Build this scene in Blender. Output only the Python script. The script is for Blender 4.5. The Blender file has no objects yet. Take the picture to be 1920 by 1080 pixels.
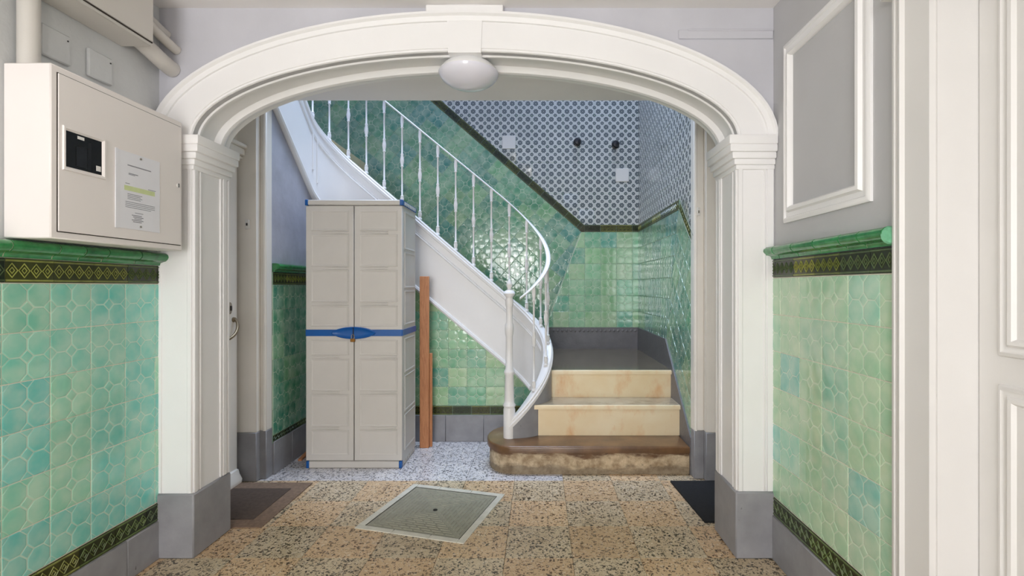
import bpy, bmesh, math, random
from mathutils import Vector, Matrix
random.seed(7)
sc = bpy.context.scene
COL = sc.collection

# ------------------------------------------------------------------ camera, world, light, exposure
F, EYE = 960.0, 1.2
cam_d = bpy.data.cameras.new('camera'); cam = bpy.data.objects.new('camera', cam_d); COL.objects.link(cam)
cam.location = (0, 0, EYE); cam.rotation_euler = (math.pi/2, 0, 0)
cam_d.sensor_width = 36; cam_d.lens = F*36/1920
cam_d.shift_x = -50/1920; cam_d.shift_y = -3/1920
cam_d.clip_start = 0.05
sc.camera = cam
sc.view_settings.view_transform = 'Standard'; sc.view_settings.look = 'None'
sc.view_settings.gamma = 1.0; sc.view_settings.use_curve_mapping = False
sc.view_settings.exposure = 0.48
sc.cycles.max_bounces = 10; sc.cycles.diffuse_bounces = 6; sc.cycles.glossy_bounces = 4

w = bpy.data.worlds.new('world'); sc.world = w; w.use_nodes = True
w.node_tree.nodes['Background'].inputs[0].default_value = (0.75, 0.86, 1.0, 1)
w.node_tree.nodes['Background'].inputs[1].default_value = 1.0

def area(name, loc, rot, sx, sy, power, col, spread=math.pi):
    d = bpy.data.lights.new(name, 'AREA'); d.shape = 'RECTANGLE'; d.size = sx; d.size_y = sy
    d.energy = power; d.color = col; d.spread = spread
    o = bpy.data.objects.new(name, d); COL.objects.link(o); o.location = loc; o.rotation_euler = rot
    return o
# daylight through the glazed street entrance behind the camera
area('entrance_daylight', (-0.80, -3.10, 1.35), (math.pi/2, 0, 0), 1.5, 2.0, 86, (1.0, 0.975, 0.975))
# skylight over the stairwell
area('skylight_daylight', (-0.30, 3.75, 6.35), (0, 0, 0), 2.4, 1.1, 82, (0.62, 0.76, 1.0), math.radians(110))
# fill light added behind the camera to brighten ceiling and walls
pl = bpy.data.lights.new('added_fill_light', 'POINT'); pl.energy = 17; pl.color = (1.0, .94, .89); pl.shadow_soft_size = .07
plo = bpy.data.objects.new('added_fill_light', pl); COL.objects.link(plo); plo.location = (-.42, -.25, 1.66)

# ------------------------------------------------------------------ helpers
def lin(c):
    r = []
    for v in c:
        v = v/255.0
        r.append(v/12.92 if v <= .04045 else ((v+.055)/1.055)**2.4)
    return tuple(r)+(1.0,)

class G:
    """small node-graph helper"""
    def __init__(s, name):
        s.m = bpy.data.materials.new(name); s.m.use_nodes = True
        s.t = s.m.node_tree; s.b = s.t.nodes['Principled BSDF']
    def n(s, typ, **kw):
        x = s.t.nodes.new(typ)
        for k, v in kw.items():
            if k.startswith('i_'): 
                key = k[2:]; key = int(key) if key.isdigit() else key.replace('_', ' ')
                if hasattr(v, 'is_output'): s.t.links.new(v, x.inputs[key])
                else: x.inputs[key].default_value = v
            else: setattr(x, k, v)
        return x
    def math(s, op, a, b=None, c=None):
        x = s.t.nodes.new('ShaderNodeMath'); x.operation = op
        for i, v in enumerate((a, b, c)):
            if v is None: continue
            if hasattr(v, 'is_output'): s.t.links.new(v, x.inputs[i])
            else: x.inputs[i].default_value = v
        return x.outputs[0]
    def mix(s, f, a, b, blend='MIX'):
        x = s.t.nodes.new('ShaderNodeMix'); x.data_type = 'RGBA'; x.blend_type = blend
        for k, v in ((0, f), (6, a), (7, b)):
            if hasattr(v, 'is_output'): s.t.links.new(v, x.inputs[k])
            else: x.inputs[k].default_value = v
        return x.outputs[2]
    def ramp(s, f, lo, hi):
        x = s.t.nodes.new('ShaderNodeMapRange'); x.inputs[1].default_value = lo; x.inputs[2].default_value = hi
        s.t.links.new(f, x.inputs[0]); return x.outputs[0]
    def noise(s, vec, scale, detail=4, rough=.55):
        x = s.n('ShaderNodeTexNoise'); x.inputs['Scale'].default_value = scale
        x.inputs['Detail'].default_value = detail; x.inputs['Roughness'].default_value = rough
        s.t.links.new(vec, x.inputs['Vector']); return x.outputs[0]
    def pos(s): return s.n('ShaderNodeNewGeometry').outputs['Position']
    def scale(s, vec, v):
        x = s.n('ShaderNodeMapping'); x.inputs['Scale'].default_value = v
        s.t.links.new(vec, x.inputs[0]); return x.outputs[0]
    def bump(s, h, strength, dist=.01):
        x = s.n('ShaderNodeBump'); x.inputs['Strength'].default_value = strength; x.inputs['Distance'].default_value = dist
        s.t.links.new(h, x.inputs['Height']); s.t.links.new(x.outputs[0], s.b.inputs['Normal'])
    def out(s, col, rough, metal=0, coat=0):
        for k, v in (('Base Color', col), ('Roughness', rough), ('Metallic', metal), ('Coat Weight', coat)):
            if hasattr(v, 'is_output'): s.t.links.new(v, s.b.inputs[k])
            else: s.b.inputs[k].default_value = v
        return s.m

def plain(name, rgb, rough=.5, var=.06, scale=6, bump=.0, bscale=60, metal=0, coat=0):
    g = G(name); c = lin(rgb); p = g.pos()
    n = g.noise(p, scale)
    d = tuple(v*(1-var*2) for v in c[:3])+(1,)
    h = tuple(min(1, v*(1+var)) for v in c[:3])+(1,)
    col = g.mix(g.ramp(n, .3, .7), d, h)
    if bump: g.bump(g.noise(p, bscale, 3), bump, .004)
    return g.out(col, rough, metal, coat)

MT = {}
MT['white'] = plain('white_gloss_paint', (240, 239, 239), .38, .015, 3, .12, 25)
MT['doorwhite'] = plain('off_white_door_paint', (222, 220, 218), .4, .015, 3, .12, 25)
MT['cream'] = plain('cream_gloss_paint', (240, 236, 229), .4, .02, 3, .12, 25)
MT['ceil'] = plain('ceiling_paint', (240, 237, 236), .7, .015, 2)
MT['lav'] = plain('lavender_grey_plaster', (198, 198, 205), .65, .03, 4, .2, 18)
MT['grey'] = plain('pale_grey_plaster', (204, 206, 207), .6, .03, 5, .5, 30)
MT['greyr'] = plain('warm_grey_plaster', (192, 192, 194), .6, .02, 4, .2, 30)
MT['bluegrey'] = plain('mottled_blue_grey_plaster', (178, 180, 192), .5, .08, 6, .35, 26)
def scuffed(name, rgb):
    g = G(name); c = lin(rgb); p = g.pos(); n = g.noise(p, 9)
    col = g.mix(g.ramp(n, .3, .7), tuple(v*.84 for v in c[:3])+(1,), tuple(v*1.08 for v in c[:3])+(1,))
    sc1 = g.ramp(g.noise(g.scale(p, (1, 1, .35)), 30, 5, .7), .68, .72)
    g.bump(g.noise(p, 22, 3), .35, .004)
    return g.out(g.mix(g.math('MULTIPLY', sc1, .8), col, lin((62, 60, 60))), .45)
MT['plinth'] = scuffed('scuffed_grey_plinth_paint', (150, 150, 154))
MT['plinthd'] = plain('dark_grey_skirting', (112, 110, 112), .4, .08, 12, .4, 60)
MT['grout'] = plain('cream_grout', (224, 220, 202), .7, .06, 30)
MT['groutg'] = plain('green_grout', (150, 178, 156), .6, .06, 30)
MT['cab'] = plain('grey_plastic', (203, 199, 193), .45, .015, 8)
MT['cabside'] = MT['cab']
MT['blue'] = plain('blue_plastic', (10, 86, 160), .35, .03, 20)
MT['gap'] = plain('dark_gap', (50, 44, 38), .8, .05, 10)
MT['black'] = plain('black_rubber', (22, 23, 26), .9, .15, 60, .5, 300)
MT['iron'] = plain('dark_metal', (60, 60, 62), .3, .08, 20, metal=.7)
MT['steel'] = plain('brushed_steel', (170, 165, 155), .35, .08, 30, metal=.8)
MT['bronze'] = plain('bronze_metal', (150, 135, 110), .35, .1, 40, metal=.7)
MT['brass'] = plain('brass', (150, 105, 50), .35, .1, 40, metal=.8)
MT['box'] = plain('white_enamel_box', (240, 234, 231), .4, .01, 3)
MT['trunk'] = plain('grey_enamel_box', (205, 201, 195), .45, .02, 3)
MT['paper'] = plain('paper', (238, 238, 244), .35, .01, 10)
MT['ink'] = plain('printed_ink', (150, 150, 158), .6, .1, 90)
MT['hilite'] = plain('yellow_highlight', (214, 226, 170), .6, .03, 30)
MT['matb'] = plain('brown_doormat_border', (128, 106, 88), .9, .12, 50, .4, 200)
MT['matd'] = plain('dark_brown_doormat', (84, 70, 60), .95, .12, 60, .6, 300)
MT['stonef'] = plain('pale_stone_frame', (212, 208, 194), .5, .06, 18, .2, 80)
MT['cover'] = plain('galvanised_cover', (158, 155, 138), .5, .06, 20, .2, 120, metal=.25)
MT['lampw'] = plain('white_plastic', (235, 235, 235), .4, .01, 5)
MT['opal'] = plain('opal_glass', (226, 225, 236), .18, .01, 3, coat=.5)
MT['tag'] = plain('white_switch_plastic', (230, 228, 224), .3, .01, 5)

def glass_mat():
    g = G('dark_window_glass'); return g.out(lin((26, 25, 22)), .06)
MT['glass'] = glass_mat()
def clear_glass():
    g = G('clear_glass'); g.b.inputs['Transmission Weight'].default_value = 1
    return g.out((.95, .97, .97, 1), .02)
MT['clear'] = clear_glass()

def glaze(name, lighten, rough):
    """glazed tile: hue from the object's colour, pooled unevenly"""
    g = G(name); oi = g.n('ShaderNodeObjectInfo'); tc = g.n('ShaderNodeTexCoord').outputs['Object']
    nz = g.n('ShaderNodeTexNoise', noise_dimensions='4D'); g.t.links.new(tc, nz.inputs['Vector'])
    g.t.links.new(g.math('MULTIPLY', oi.outputs['Random'], 50), nz.inputs['W'])
    nz.inputs['Scale'].default_value = 13; nz.inputs['Detail'].default_value = 3
    f = g.ramp(nz.outputs[0], .32, .68)
    dk = g.mix(1.0, oi.outputs['Color'], (.76, .94, .92, 1), 'MULTIPLY')
    lt = g.mix(.38, oi.outputs['Color'], lin((214, 230, 206)))
    c = g.mix(f, dk, lt)
    if lighten: c = g.mix(lighten, c, lin((226, 234, 214)))
    n2 = g.noise(tc, 45, 2); g.bump(n2, .05, .004)
    return g.out(c, rough, 0, .3)
MT['tile'] = glaze('green_glaze', 0, .085)
MT['tileline'] = glaze('green_glaze_ridge', .5, .16)

def objcol(name, mul, rough, coat=.3, add=None):
    g = G(name); oi = g.n('ShaderNodeObjectInfo'); p = g.pos()
    c = g.mix(g.ramp(g.noise(p, 28, 3), .3, .7), tuple(v*.6 for v in mul[:3])+(1,), mul)
    return g.out(g.mix(1.0, oi.outputs['Color'], c, 'MULTIPLY'), rough, 0, coat)
MT['band'] = objcol('olive_glaze', (.5, .48, .4, 1), .3, .1)
MT['bandridge'] = objcol('olive_glaze_ridge', (2.9, 2.8, 5.5, 1), .32, .1)
MT['rail'] = objcol('bottle_green_glaze', (1, 1, 1, 1), .14)

def pattern_mat():
    """white tile printed with grey-blue rosettes, in tile metres from the UV map"""
    g = G('printed_rosette_tile'); uv = g.n('ShaderNodeUVMap').outputs[0]
    sep = g.n('ShaderNodeSeparateXYZ'); g.t.links.new(uv, sep.inputs[0])
    def dot(off, R):
        fs = []
        for a in (0, 1):
            q = g.math('ADD', g.math('DIVIDE', sep.outputs[a], .0762), off)
            fs.append(g.math('SUBTRACT', g.math('FRACT', g.math('ADD', q, 100)), .5))
        r = g.math('SQRT', g.math('ADD', g.math('MULTIPLY', fs[0], fs[0]), g.math('MULTIPLY', fs[1], fs[1])))
        th = g.math('ARCTAN2', fs[1], fs[0])
        pet = g.math('MULTIPLY', g.math('COSINE', g.math('MULTIPLY', th, 8)), .03)
        edge = g.math('ADD', r, pet)
        ins = g.math('LESS_THAN', edge, R)
        hole = g.math('LESS_THAN', r, .045)
        spoke = g.math('GREATER_THAN', g.math('COSINE', g.math('MULTIPLY', th, 8)), .72)
        sub = g.math('MAXIMUM', hole, g.math('MULTIPLY', spoke, .55))
        return g.math('MULTIPLY', ins, g.math('SUBTRACT', 1.0, sub))
    m = g.math('MAXIMUM', dot(0, .305), dot(.5, .215))
    n = g.noise(g.pos(), 4, 2)
    base = g.mix(g.ramp(n, .3, .7), lin((198, 201, 199)), lin((213, 215, 212)))
    return g.out(g.mix(m, base, lin((72, 84, 90))), .22, 0, .2)
MT['pattern'] = pattern_mat()

def terrazzo(name, base, b2, chip, dens, chip2):
    g = G(name); p = g.pos(); oi = g.n('ShaderNodeObjectInfo')
    nz = g.n('ShaderNodeTexNoise'); nz.inputs['Scale'].default_value = 75; g.t.links.new(p, nz.inputs['Vector'])
    sm = g.n('ShaderNodeVectorMath', operation='SCALE'); sm.inputs['Scale'].default_value = .03
    g.t.links.new(nz.outputs['Color'], sm.inputs[0])
    wv = g.n('ShaderNodeVectorMath', operation='ADD'); g.t.links.new(p, wv.inputs[0]); g.t.links.new(sm.outputs[0], wv.inputs[1])
    c = g.mix(g.ramp(g.noise(p, 6, 3), .3, .7), lin(base), lin(b2))
    for sc_, dn, lo in ((66, dens, .45), (120, dens*.55, .45)):
        vo = g.n('ShaderNodeTexVoronoi'); vo.inputs['Scale'].default_value = sc_; g.t.links.new(wv.outputs[0], vo.inputs['Vector'])
        cs = g.n('ShaderNodeSeparateXYZ'); g.t.links.new(vo.outputs['Color'], cs.inputs[0])
        near = g.math('LESS_THAN', vo.outputs['Distance'], lo)
        pale = g.math('MULTIPLY', g.math('GREATER_THAN', cs.outputs[0], .84), near)
        c = g.mix(g.math('MULTIPLY', pale, .45), c, lin((228, 216, 196)))
        dark = g.math('MULTIPLY', g.math('LESS_THAN', cs.outputs[0], dn), near)
        c = g.mix(g.math('MULTIPLY', dark, g.math('ADD', .7, g.math('MULTIPLY', cs.outputs[1], .3))), c, g.mix(cs.outputs[2], lin(chip), lin(chip2)))
    tint = g.math('ADD', .92, g.math('MULTIPLY', oi.outputs['Random'], .16))
    hs = g.n('ShaderNodeHueSaturation'); g.t.links.new(tint, hs.inputs['Value']); g.t.links.new(c, hs.inputs['Color'])
    return g.out(hs.outputs[0], .33)
MT['terA'] = terrazzo('beige_terrazzo', (200, 168, 130), (212, 182, 144), (40, 26, 17), .42, (104, 72, 46))
MT['terB'] = terrazzo('grey_terrazzo', (192, 170, 138), (206, 188, 158), (16, 13, 12), .58, (62, 48, 34))
MT['ter_skylit'] = terrazzo('skylight_tinted_terrazzo', (198, 194, 196), (214, 210, 210), (22, 22, 28), .52, (80, 78, 86))  # same terrazzo with the cool stairwell daylight put into its colour

def marble(name, a, b, stain, amt, rough):
    g = G(name); p = g.pos(); q = g.scale(p, (1.6, 1.6, .9))
    c = g.mix(g.ramp(g.noise(p, 5, 5), .3, .7), lin(a), lin(b))
    s = g.ramp(g.noise(q, 3.4, 6, .62), .52, .74)
    c = g.mix(g.math('MULTIPLY', s, amt), c, lin(stain))
    return g.out(c, rough, 0, .15)
MT['marble'] = marble('cream_marble', (240, 218, 178), (247, 232, 200), (224, 156, 78), .8, .3)
MT['marbletop'] = marble('worn_marble_tread_with_reflection', (160, 146, 124), (186, 172, 146), (120, 98, 72), .7, .14)  # darker top: wear and dirt, plus a dark grazing reflection painted in
MT['landing'] = marble('brown_stone_landing', (104, 92, 76), (120, 108, 90), (82, 70, 54), .6, .1)

def worn_stone(name, top):
    g = G(name); p = g.pos(); q = g.scale(p, (1, 1, 3.5))
    br = g.mix(g.ramp(g.noise(p, 7, 5), .3, .7), lin((90, 64, 42)), lin((128, 94, 62)))
    if top:
        return g.out(br, .3, 0, .2)
    z = g.n('ShaderNodeSeparateXYZ'); g.t.links.new(p, z.inputs[0])
    nz = g.noise(q, 4.5, 6, .65)
    lvl = g.math('ADD', z.outputs[2], g.math('MULTIPLY', g.math('SUBTRACT', nz, .5), .16))
    pale = g.mix(g.ramp(g.noise(p, 16, 5, .7), .35, .65), lin((150, 126, 96)), lin((214, 194, 162)))
    c = g.mix(g.ramp(lvl, .105, .13), pale, br)
    sp = g.ramp(g.noise(p, 34, 8, .8), .58, .72)
    c = g.mix(g.math('MULTIPLY', sp, .9), c, lin((40, 32, 26)))
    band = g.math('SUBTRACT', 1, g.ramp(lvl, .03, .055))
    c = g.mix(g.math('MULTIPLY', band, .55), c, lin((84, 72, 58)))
    return g.out(c, .6)
MT['step1'] = worn_stone('stained_stone_riser', False)
MT['step1top'] = worn_stone('brown_worn_stone', True)

def wood_mat():
    g = G('reddish_wood'); p = g.scale(g.pos(), (22, 22, 1.6)); n = g.noise(p, 2.4, 5, .6)
    wv = g.math('FRACT', g.math('MULTIPLY', n, 5))
    c = g.mix(wv, lin((176, 112, 70)), lin((200, 138, 92)))
    return g.out(c, .5)
MT['wood'] = wood_mat()

V = Vector
class M:
    """collects shapes into one mesh object"""
    def __init__(s): s.bm = bmesh.new(); s.uv = None
    def face(s, pts, mi=0, smooth=False):
        vs = [s.bm.verts.new(p) for p in pts]
        try:
            f = s.bm.faces.new(vs); f.material_index = mi; f.smooth = smooth; return f
        except ValueError: return None
    def box(s, x0, x1, y0, y1, z0, z1, bev=0, mi=0, seg=1):
        if x1 < x0: x0, x1 = x1, x0
        if y1 < y0: y0, y1 = y1, y0
        if z1 < z0: z0, z1 = z1, z0
        b = bmesh.new(); bmesh.ops.create_cube(b, size=1)
        for v in b.verts:
            v.co = V(((x0+x1)/2+v.co.x*(x1-x0), (y0+y1)/2+v.co.y*(y1-y0), (z0+z1)/2+v.co.z*(z1-z0)))
        if bev: bmesh.ops.bevel(b, geom=b.edges[:]+b.verts[:], offset=bev, segments=seg, affect='EDGES', profile=.5)
        s.merge(b, mi); return s
    def merge(s, b, mi=0, mat=None):
        mp = {}
        for v in b.verts: mp[v] = s.bm.verts.new(mat @ v.co if mat else v.co)
        for f in b.faces:
            try:
                g = s.bm.faces.new([mp[v] for v in f.verts]); g.material_index = mi; g.smooth = f.smooth
            except ValueError: pass
        b.free()
    def rings(s, rings, closed=True, caps=True, mi=0, smooth=False, loop=False):
        R = [[s.bm.verts.new(p) for p in r] for r in rings]
        n = len(R[0]); K = len(R)
        for i in range(K if loop else K-1):
            A, B = R[i], R[(i+1) % K]
            for j in range(n if closed else n-1):
                k = (j+1) % n
                try:
                    f = s.bm.faces.new((A[j], A[k], B[k], B[j])); f.material_index = mi; f.smooth = smooth
                except ValueError: pass
        if caps and closed and not loop:
            for r in (R[0], R[-1]):
                try:
                    f = s.bm.faces.new(r); f.material_index = mi
                except ValueError: pass
        return s
    def extrude(s, poly, fr, a, b, mi=0):
        """poly in (u,v); fr(u,v,n) -> point"""
        return s.rings([[fr(u, v, a) for u, v in poly], [fr(u, v, b) for u, v in poly]], mi=mi)
    def lathe(s, prof, c, seg=16, mi=0, axis='Z', smooth=True):
        rg = []
        for r, z in prof:
            ring = []
            for k in range(seg):
                a = 2*math.pi*k/seg; x, y = r*math.cos(a), r*math.sin(a)
                q = V((x, y, z)) if axis == 'Z' else (V((x, z, y)) if axis == 'Y' else V((z, x, y)))
                ring.append(V(c)+q)
            rg.append(ring)
        return s.rings(rg, mi=mi, smooth=smooth)
    def tube(s, pts, r, seg=8, mi=0, loop=False):
        pts = [V(p) for p in pts]; rg = []
        for i, p in enumerate(pts):
            a = pts[i-1] if (i or loop) else p
            b = pts[(i+1) % len(pts)] if (i < len(pts)-1 or loop) else p
            t = (b-a).normalized()
            up = V((0, 0, 1)) if abs(t.z) < .95 else V((0, 1, 0))
            A = t.cross(up).normalized(); B = t.cross(A).normalized()
            rr = r[i] if isinstance(r, (list, tuple)) else r
            rg.append([p+A*rr*math.cos(2*math.pi*k/seg)+B*rr*math.sin(2*math.pi*k/seg) for k in range(seg)])
        return s.rings(rg, mi=mi, smooth=True, loop=loop)
    def mesh(s, name, mats):
        bmesh.ops.recalc_face_normals(s.bm, faces=s.bm.faces[:])
        me = bpy.data.meshes.new(name); s.bm.to_mesh(me); s.bm.free()
        for m in mats: me.materials.append(MT[m])
        me.set_sharp_from_angle(angle=math.radians(40))
        return me
    def build(s, name, mats, parent=None, label=None, cat=None, group=None, kind=None, color=None):
        if isinstance(mats, str): mats = (mats,)
        return link(s.mesh(name, mats), name, parent, label, cat, group, kind, color)

def link(me, name, parent=None, label=None, cat=None, group=None, kind=None, color=None, mat=None):
    o = bpy.data.objects.new(name, me); COL.objects.link(o)
    if parent: o.parent = parent
    if mat is not None: o.matrix_basis = mat
    if color: o.color = color
    tag(o, label, cat, group, kind); return o
def tag(o, label=None, cat=None, group=None, kind=None):
    if label: o['label'] = label
    if cat: o['category'] = cat
    if group: o['group'] = group
    if kind: o['kind'] = kind
    return o
def empty(name, label, cat, group=None, kind=None):
    return link(None, name, None, label, cat, group, kind)

# ------------------------------------------------------------------ tile machinery
def clip(poly, reg):
    """convex clip of poly by a convex counter-clockwise region"""
    out = poly
    for i in range(len(reg)):
        ax, ay = reg[i]; bx, by = reg[(i+1) % len(reg)]
        def side(p): return (bx-ax)*(p[1]-ay)-(by-ay)*(p[0]-ax)
        src, out = out, []
        for j in range(len(src)):
            p, q = src[j], src[(j+1) % len(src)]; sp, sq = side(p), side(q)
            if sp >= -1e-9: out.append(p)
            if (sp > 1e-9 and sq < -1e-9) or (sp < -1e-9 and sq > 1e-9):
                t = sp/(sp-sq); out.append((p[0]+(q[0]-p[0])*t, p[1]+(q[1]-p[1])*t))
        if len(out) < 3: return []
    cl = []
    for p in out:
        if not cl or math.hypot(p[0]-cl[-1][0], p[1]-cl[-1][1]) > 1e-5: cl.append(p)
    if len(cl) > 2 and math.hypot(cl[0][0]-cl[-1][0], cl[0][1]-cl[-1][1]) < 1e-5: cl.pop()
    return cl if len(cl) > 2 else []
def parea(p): return abs(sum(p[i][0]*p[(i+1) % len(p)][1]-p[(i+1) % len(p)][0]*p[i][1] for i in range(len(p))))/2
def ccw(p):
    a = sum(p[i][0]*p[(i+1) % len(p)][1]-p[(i+1) % len(p)][0]*p[i][1] for i in range(len(p)))
    return p if a > 0 else p[::-1]
def shrink(p, f):
    cx = sum(q[0] for q in p)/len(p); cy = sum(q[1] for q in p)/len(p)
    return [(cx+(q[0]-cx)*f, cy+(q[1]-cy)*f) for q in p]

TT = .006
def tile_pads(s):
    q, g = s/2, .0017
    c = .29*q; e = g
    pads = []
    for i in (0, 1):
        for j in (0, 1):
            x0, y0, x1, y1 = i*q+e, j*q+e, (i+1)*q-e, (j+1)*q-e
            k = c+e*.4-e
            pads.append([(x0+k, y0), (x1-k, y0), (x1, y0+k), (x1, y1-k), (x1-k, y1), (x0+k, y1), (x0, y1-k), (x0, y0+k)])
    k = c-e*1.9
    pads.append([(q-k, q), (q, q-k), (q+k, q), (q, q+k)])
    z = .002
    for cx, cy in ((z, q), (s-z, q), (q, z), (q, s-z)):
        d = [(cx-k, cy), (cx, cy-k), (cx+k, cy), (cx, cy+k)]
        pads.append(clip(d, [(z, z), (s-z, z), (s-z, s-z), (z, s-z)]))
    for cx, cy in ((z, z), (s-z, z), (s-z, s-z), (z, s-z)):
        d = [(cx-k, cy), (cx, cy-k), (cx+k, cy), (cx, cy+k)]
        pads.append(clip(d, [(z, z), (s-z, z), (s-z, s-z), (z, s-z)]))
    return pads
ID = lambda u, v, n: V((u, v, n))
def octagon_tile(s, reg=None):
    m = M(); g = .0013
    cell = [(g, g), (s-g, g), (s-g, s-g), (g, s-g)]
    if reg: cell = clip(cell, reg)
    if len(cell) < 3: return None
    m.rings([[ID(u, v, 0) for u, v in cell], [ID(u, v, TT-.001) for u, v in cell], [ID(u, v, TT) for u, v in shrink(cell, .985)]])
    for p in tile_pads(s):
        if reg: p = clip(p, shrink(reg, .995))
        if len(p) < 3 or parea(p) < 2e-6: continue
        m.rings([[ID(u, v, TT-.0004) for u, v in p], [ID(u, v, TT+.0007) for u, v in shrink(p, .955)], [ID(u, v, TT+.0008) for u, v in shrink(p, .90)]], mi=1, smooth=False)
    return m.mesh('tile', ('tileline', 'tile'))
def flat_tile(s, u0, v0, reg=None, mat='pattern'):
    m = M(); g = .0006
    cell = [(g, g), (s-g, g), (s-g, s-g), (g, s-g)]
    if reg: cell = clip(cell, reg)
    if len(cell) < 3: return None
    m.rings([[ID(u, v, 0) for u, v in cell], [ID(u, v, TT-.001) for u, v in cell], [ID(u, v, TT) for u, v in shrink(cell, .985)]])
    uv = m.bm.loops.layers.uv.new('UVMap')
    for f in m.bm.faces:
        for l in f.loops: l[uv].uv = (l.vert.co.x+u0, l.vert.co.y+v0)
    return m.mesh('tile', (mat,))
SH = {}
def field(parent, fr, regs, s, org, ang, palette, kind='oct', name='tile', lift=.003):
    """lay tiles s x s on the plane frame fr (4x4: u,v,n columns) inside convex regions"""
    ca, sa = math.cos(ang), math.sin(ang)
    for reg in regs:
        reg = ccw(reg)
        loc = [((u-org[0])*ca+(v-org[1])*sa, -(u-org[0])*sa+(v-org[1])*ca) for u, v in reg]
        i0 = math.floor(min(p[0] for p in loc)/s+1e-6); i1 = math.ceil(max(p[0] for p in loc)/s-1e-6)
        j0 = math.floor(min(p[1] for p in loc)/s+1e-6); j1 = math.ceil(max(p[1] for p in loc)/s-1e-6)
        for i in range(i0, i1):
            for j in range(j0, j1):
                lr = [(p[0]-i*s, p[1]-j*s) for p in loc]
                c = clip([(0, 0), (s, 0), (s, s), (0, s)], lr)
                a = parea(c) if c else 0
                if a < s*s*.02: continue
                full = a > s*s*.999
                if kind == 'oct':
                    if full:
                        if ('o', s) not in SH: SH[('o', s)] = octagon_tile(s)
                        me = SH[('o', s)]
                    else: me = octagon_tile(s, lr)
                else:
                    if full:
                        if ('f', s) not in SH: SH[('f', s)] = flat_tile(s, 0, 0)
                        me = SH[('f', s)]
                    else: me = flat_tile(s, 0, 0, lr)
                if me is None: continue
                L = Matrix(((ca, -sa, 0, org[0]+ca*i*s-sa*j*s), (sa, ca, 0, org[1]+sa*i*s+ca*j*s), (0, 0, 1, lift+random.uniform(-.0004, .0004)), (0, 0, 0, 1)))
                t = Matrix.Translation((s/2, s/2, 0)) @ Matrix.Rotation(random.gauss(0, .004), 4, 'X') @ Matrix.Rotation(random.gauss(0, .004), 4, 'Y') @ Matrix.Translation((-s/2, -s/2, 0))
                link(me, name, parent, color=palette(), mat=fr @ L @ t)
def frame(o, u, v, n):
    return Matrix(((u[0], v[0], n[0], o[0]), (u[1], v[1], n[1], o[1]), (u[2], v[2], n[2], o[2]), (0, 0, 0, 1)))
def pal(cols, jit=.10):
    def f():
        c = lin(random.choice(cols)); k = random.uniform(1-jit, 1+jit)
        return (c[0]*k, c[1]*k, c[2]*k, 1)
    return f
P_LEFT = pal([(128, 206, 194), (134, 208, 194), (146, 210, 190), (152, 211, 186), (120, 202, 194), (160, 212, 184)], .06)
P_RIGHT = pal([(172, 208, 178), (182, 211, 176), (164, 206, 182), (190, 213, 178), (146, 200, 188), (178, 208, 172), (186, 210, 182)], .05)
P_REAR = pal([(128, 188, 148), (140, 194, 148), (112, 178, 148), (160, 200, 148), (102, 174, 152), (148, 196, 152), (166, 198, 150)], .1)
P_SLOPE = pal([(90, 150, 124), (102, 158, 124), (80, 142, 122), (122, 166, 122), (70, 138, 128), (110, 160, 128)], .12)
P_BAND = pal([(74, 82, 24), (58, 72, 22), (88, 92, 30), (50, 62, 26)], .2)
P_RAIL = pal([(52, 140, 76), (44, 128, 70), (60, 148, 84)], .12)
P_WHITE = lambda: (1, 1, 1, 1)

def band_tile(L, H, nd, key, rot=None):
    if key in SH: return SH[key]
    m = M(); g = .0012; t = .007
    m.rings([[ID(u, v, 0) for u, v in [(g, g), (L-g, g), (L-g, H-g), (g, H-g)]], [ID(u, v, t) for u, v in [(g, g), (L-g, g), (L-g, H-g), (g, H-g)]]])
    b = H*.10
    for v0 in (H*.05, H*.85):
        m.rings([[ID(g, v0, t-.001), ID(L-g, v0, t-.001), ID(L-g, v0+b, t-.001), ID(g, v0+b, t-.001)], [ID(g, v0+b*.25, t+.0025), ID(L-g, v0+b*.25, t+.0025), ID(L-g, v0+b*.75, t+.0025), ID(g, v0+b*.75, t+.0025)]], mi=1)
    dw, c = (L-2*g)/nd, H/2
    for k in range(nd):
        cx = g+dw*(k+.5)
        for hw, hh in ((dw*.5, H*.31), (dw*.24, H*.15)):
            def D(f, z): return [ID(cx-hw*f, c, z), ID(cx, c-hh*f, z), ID(cx+hw*f, c, z), ID(cx, c+hh*f, z)]
            th = .17 if hw > dw*.3 else .32
            m.rings([D(1, t-.0005), D(1-th*.5, t+.0026), D(1-th*1.2, t-.0005)], caps=False, mi=1)
    SH[key] = m.mesh('border_tile', ('band', 'bandridge')); return SH[key]
def band(parent, fr, u0, u1, v0, L, H, nd, ang=0, org=None, name='border_tile'):
    """row of olive relief tiles from u0 to u1 (measured along the run) with lower edge v0"""
    ca, sa = math.cos(ang), math.sin(ang); org = org or (0, 0)
    u = u0
    while u < u1-1e-4:
        l = min(L, u1-u)
        if l < .012: break
        n = nd if l > L*.99 else max(1, round(nd*l/L))
        me = band_tile(round(l, 4), H, n, ('b', round(l, 4), H))
        X = Matrix(((ca, -sa, 0, org[0]+ca*u-sa*v0), (sa, ca, 0, org[1]+sa*u+ca*v0), (0, 0, 1, .003), (0, 0, 0, 1)))
        link(me, name, parent, color=P_BAND(), mat=fr @ X); u += l
RAILP = [(0, 0), (.014, 0), (.017, .010), (.022, .014), (.036, .018), (.045, .026), (.049, .036), (.046, .046), (.037, .053), (.022, .056), (0, .056)]
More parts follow.
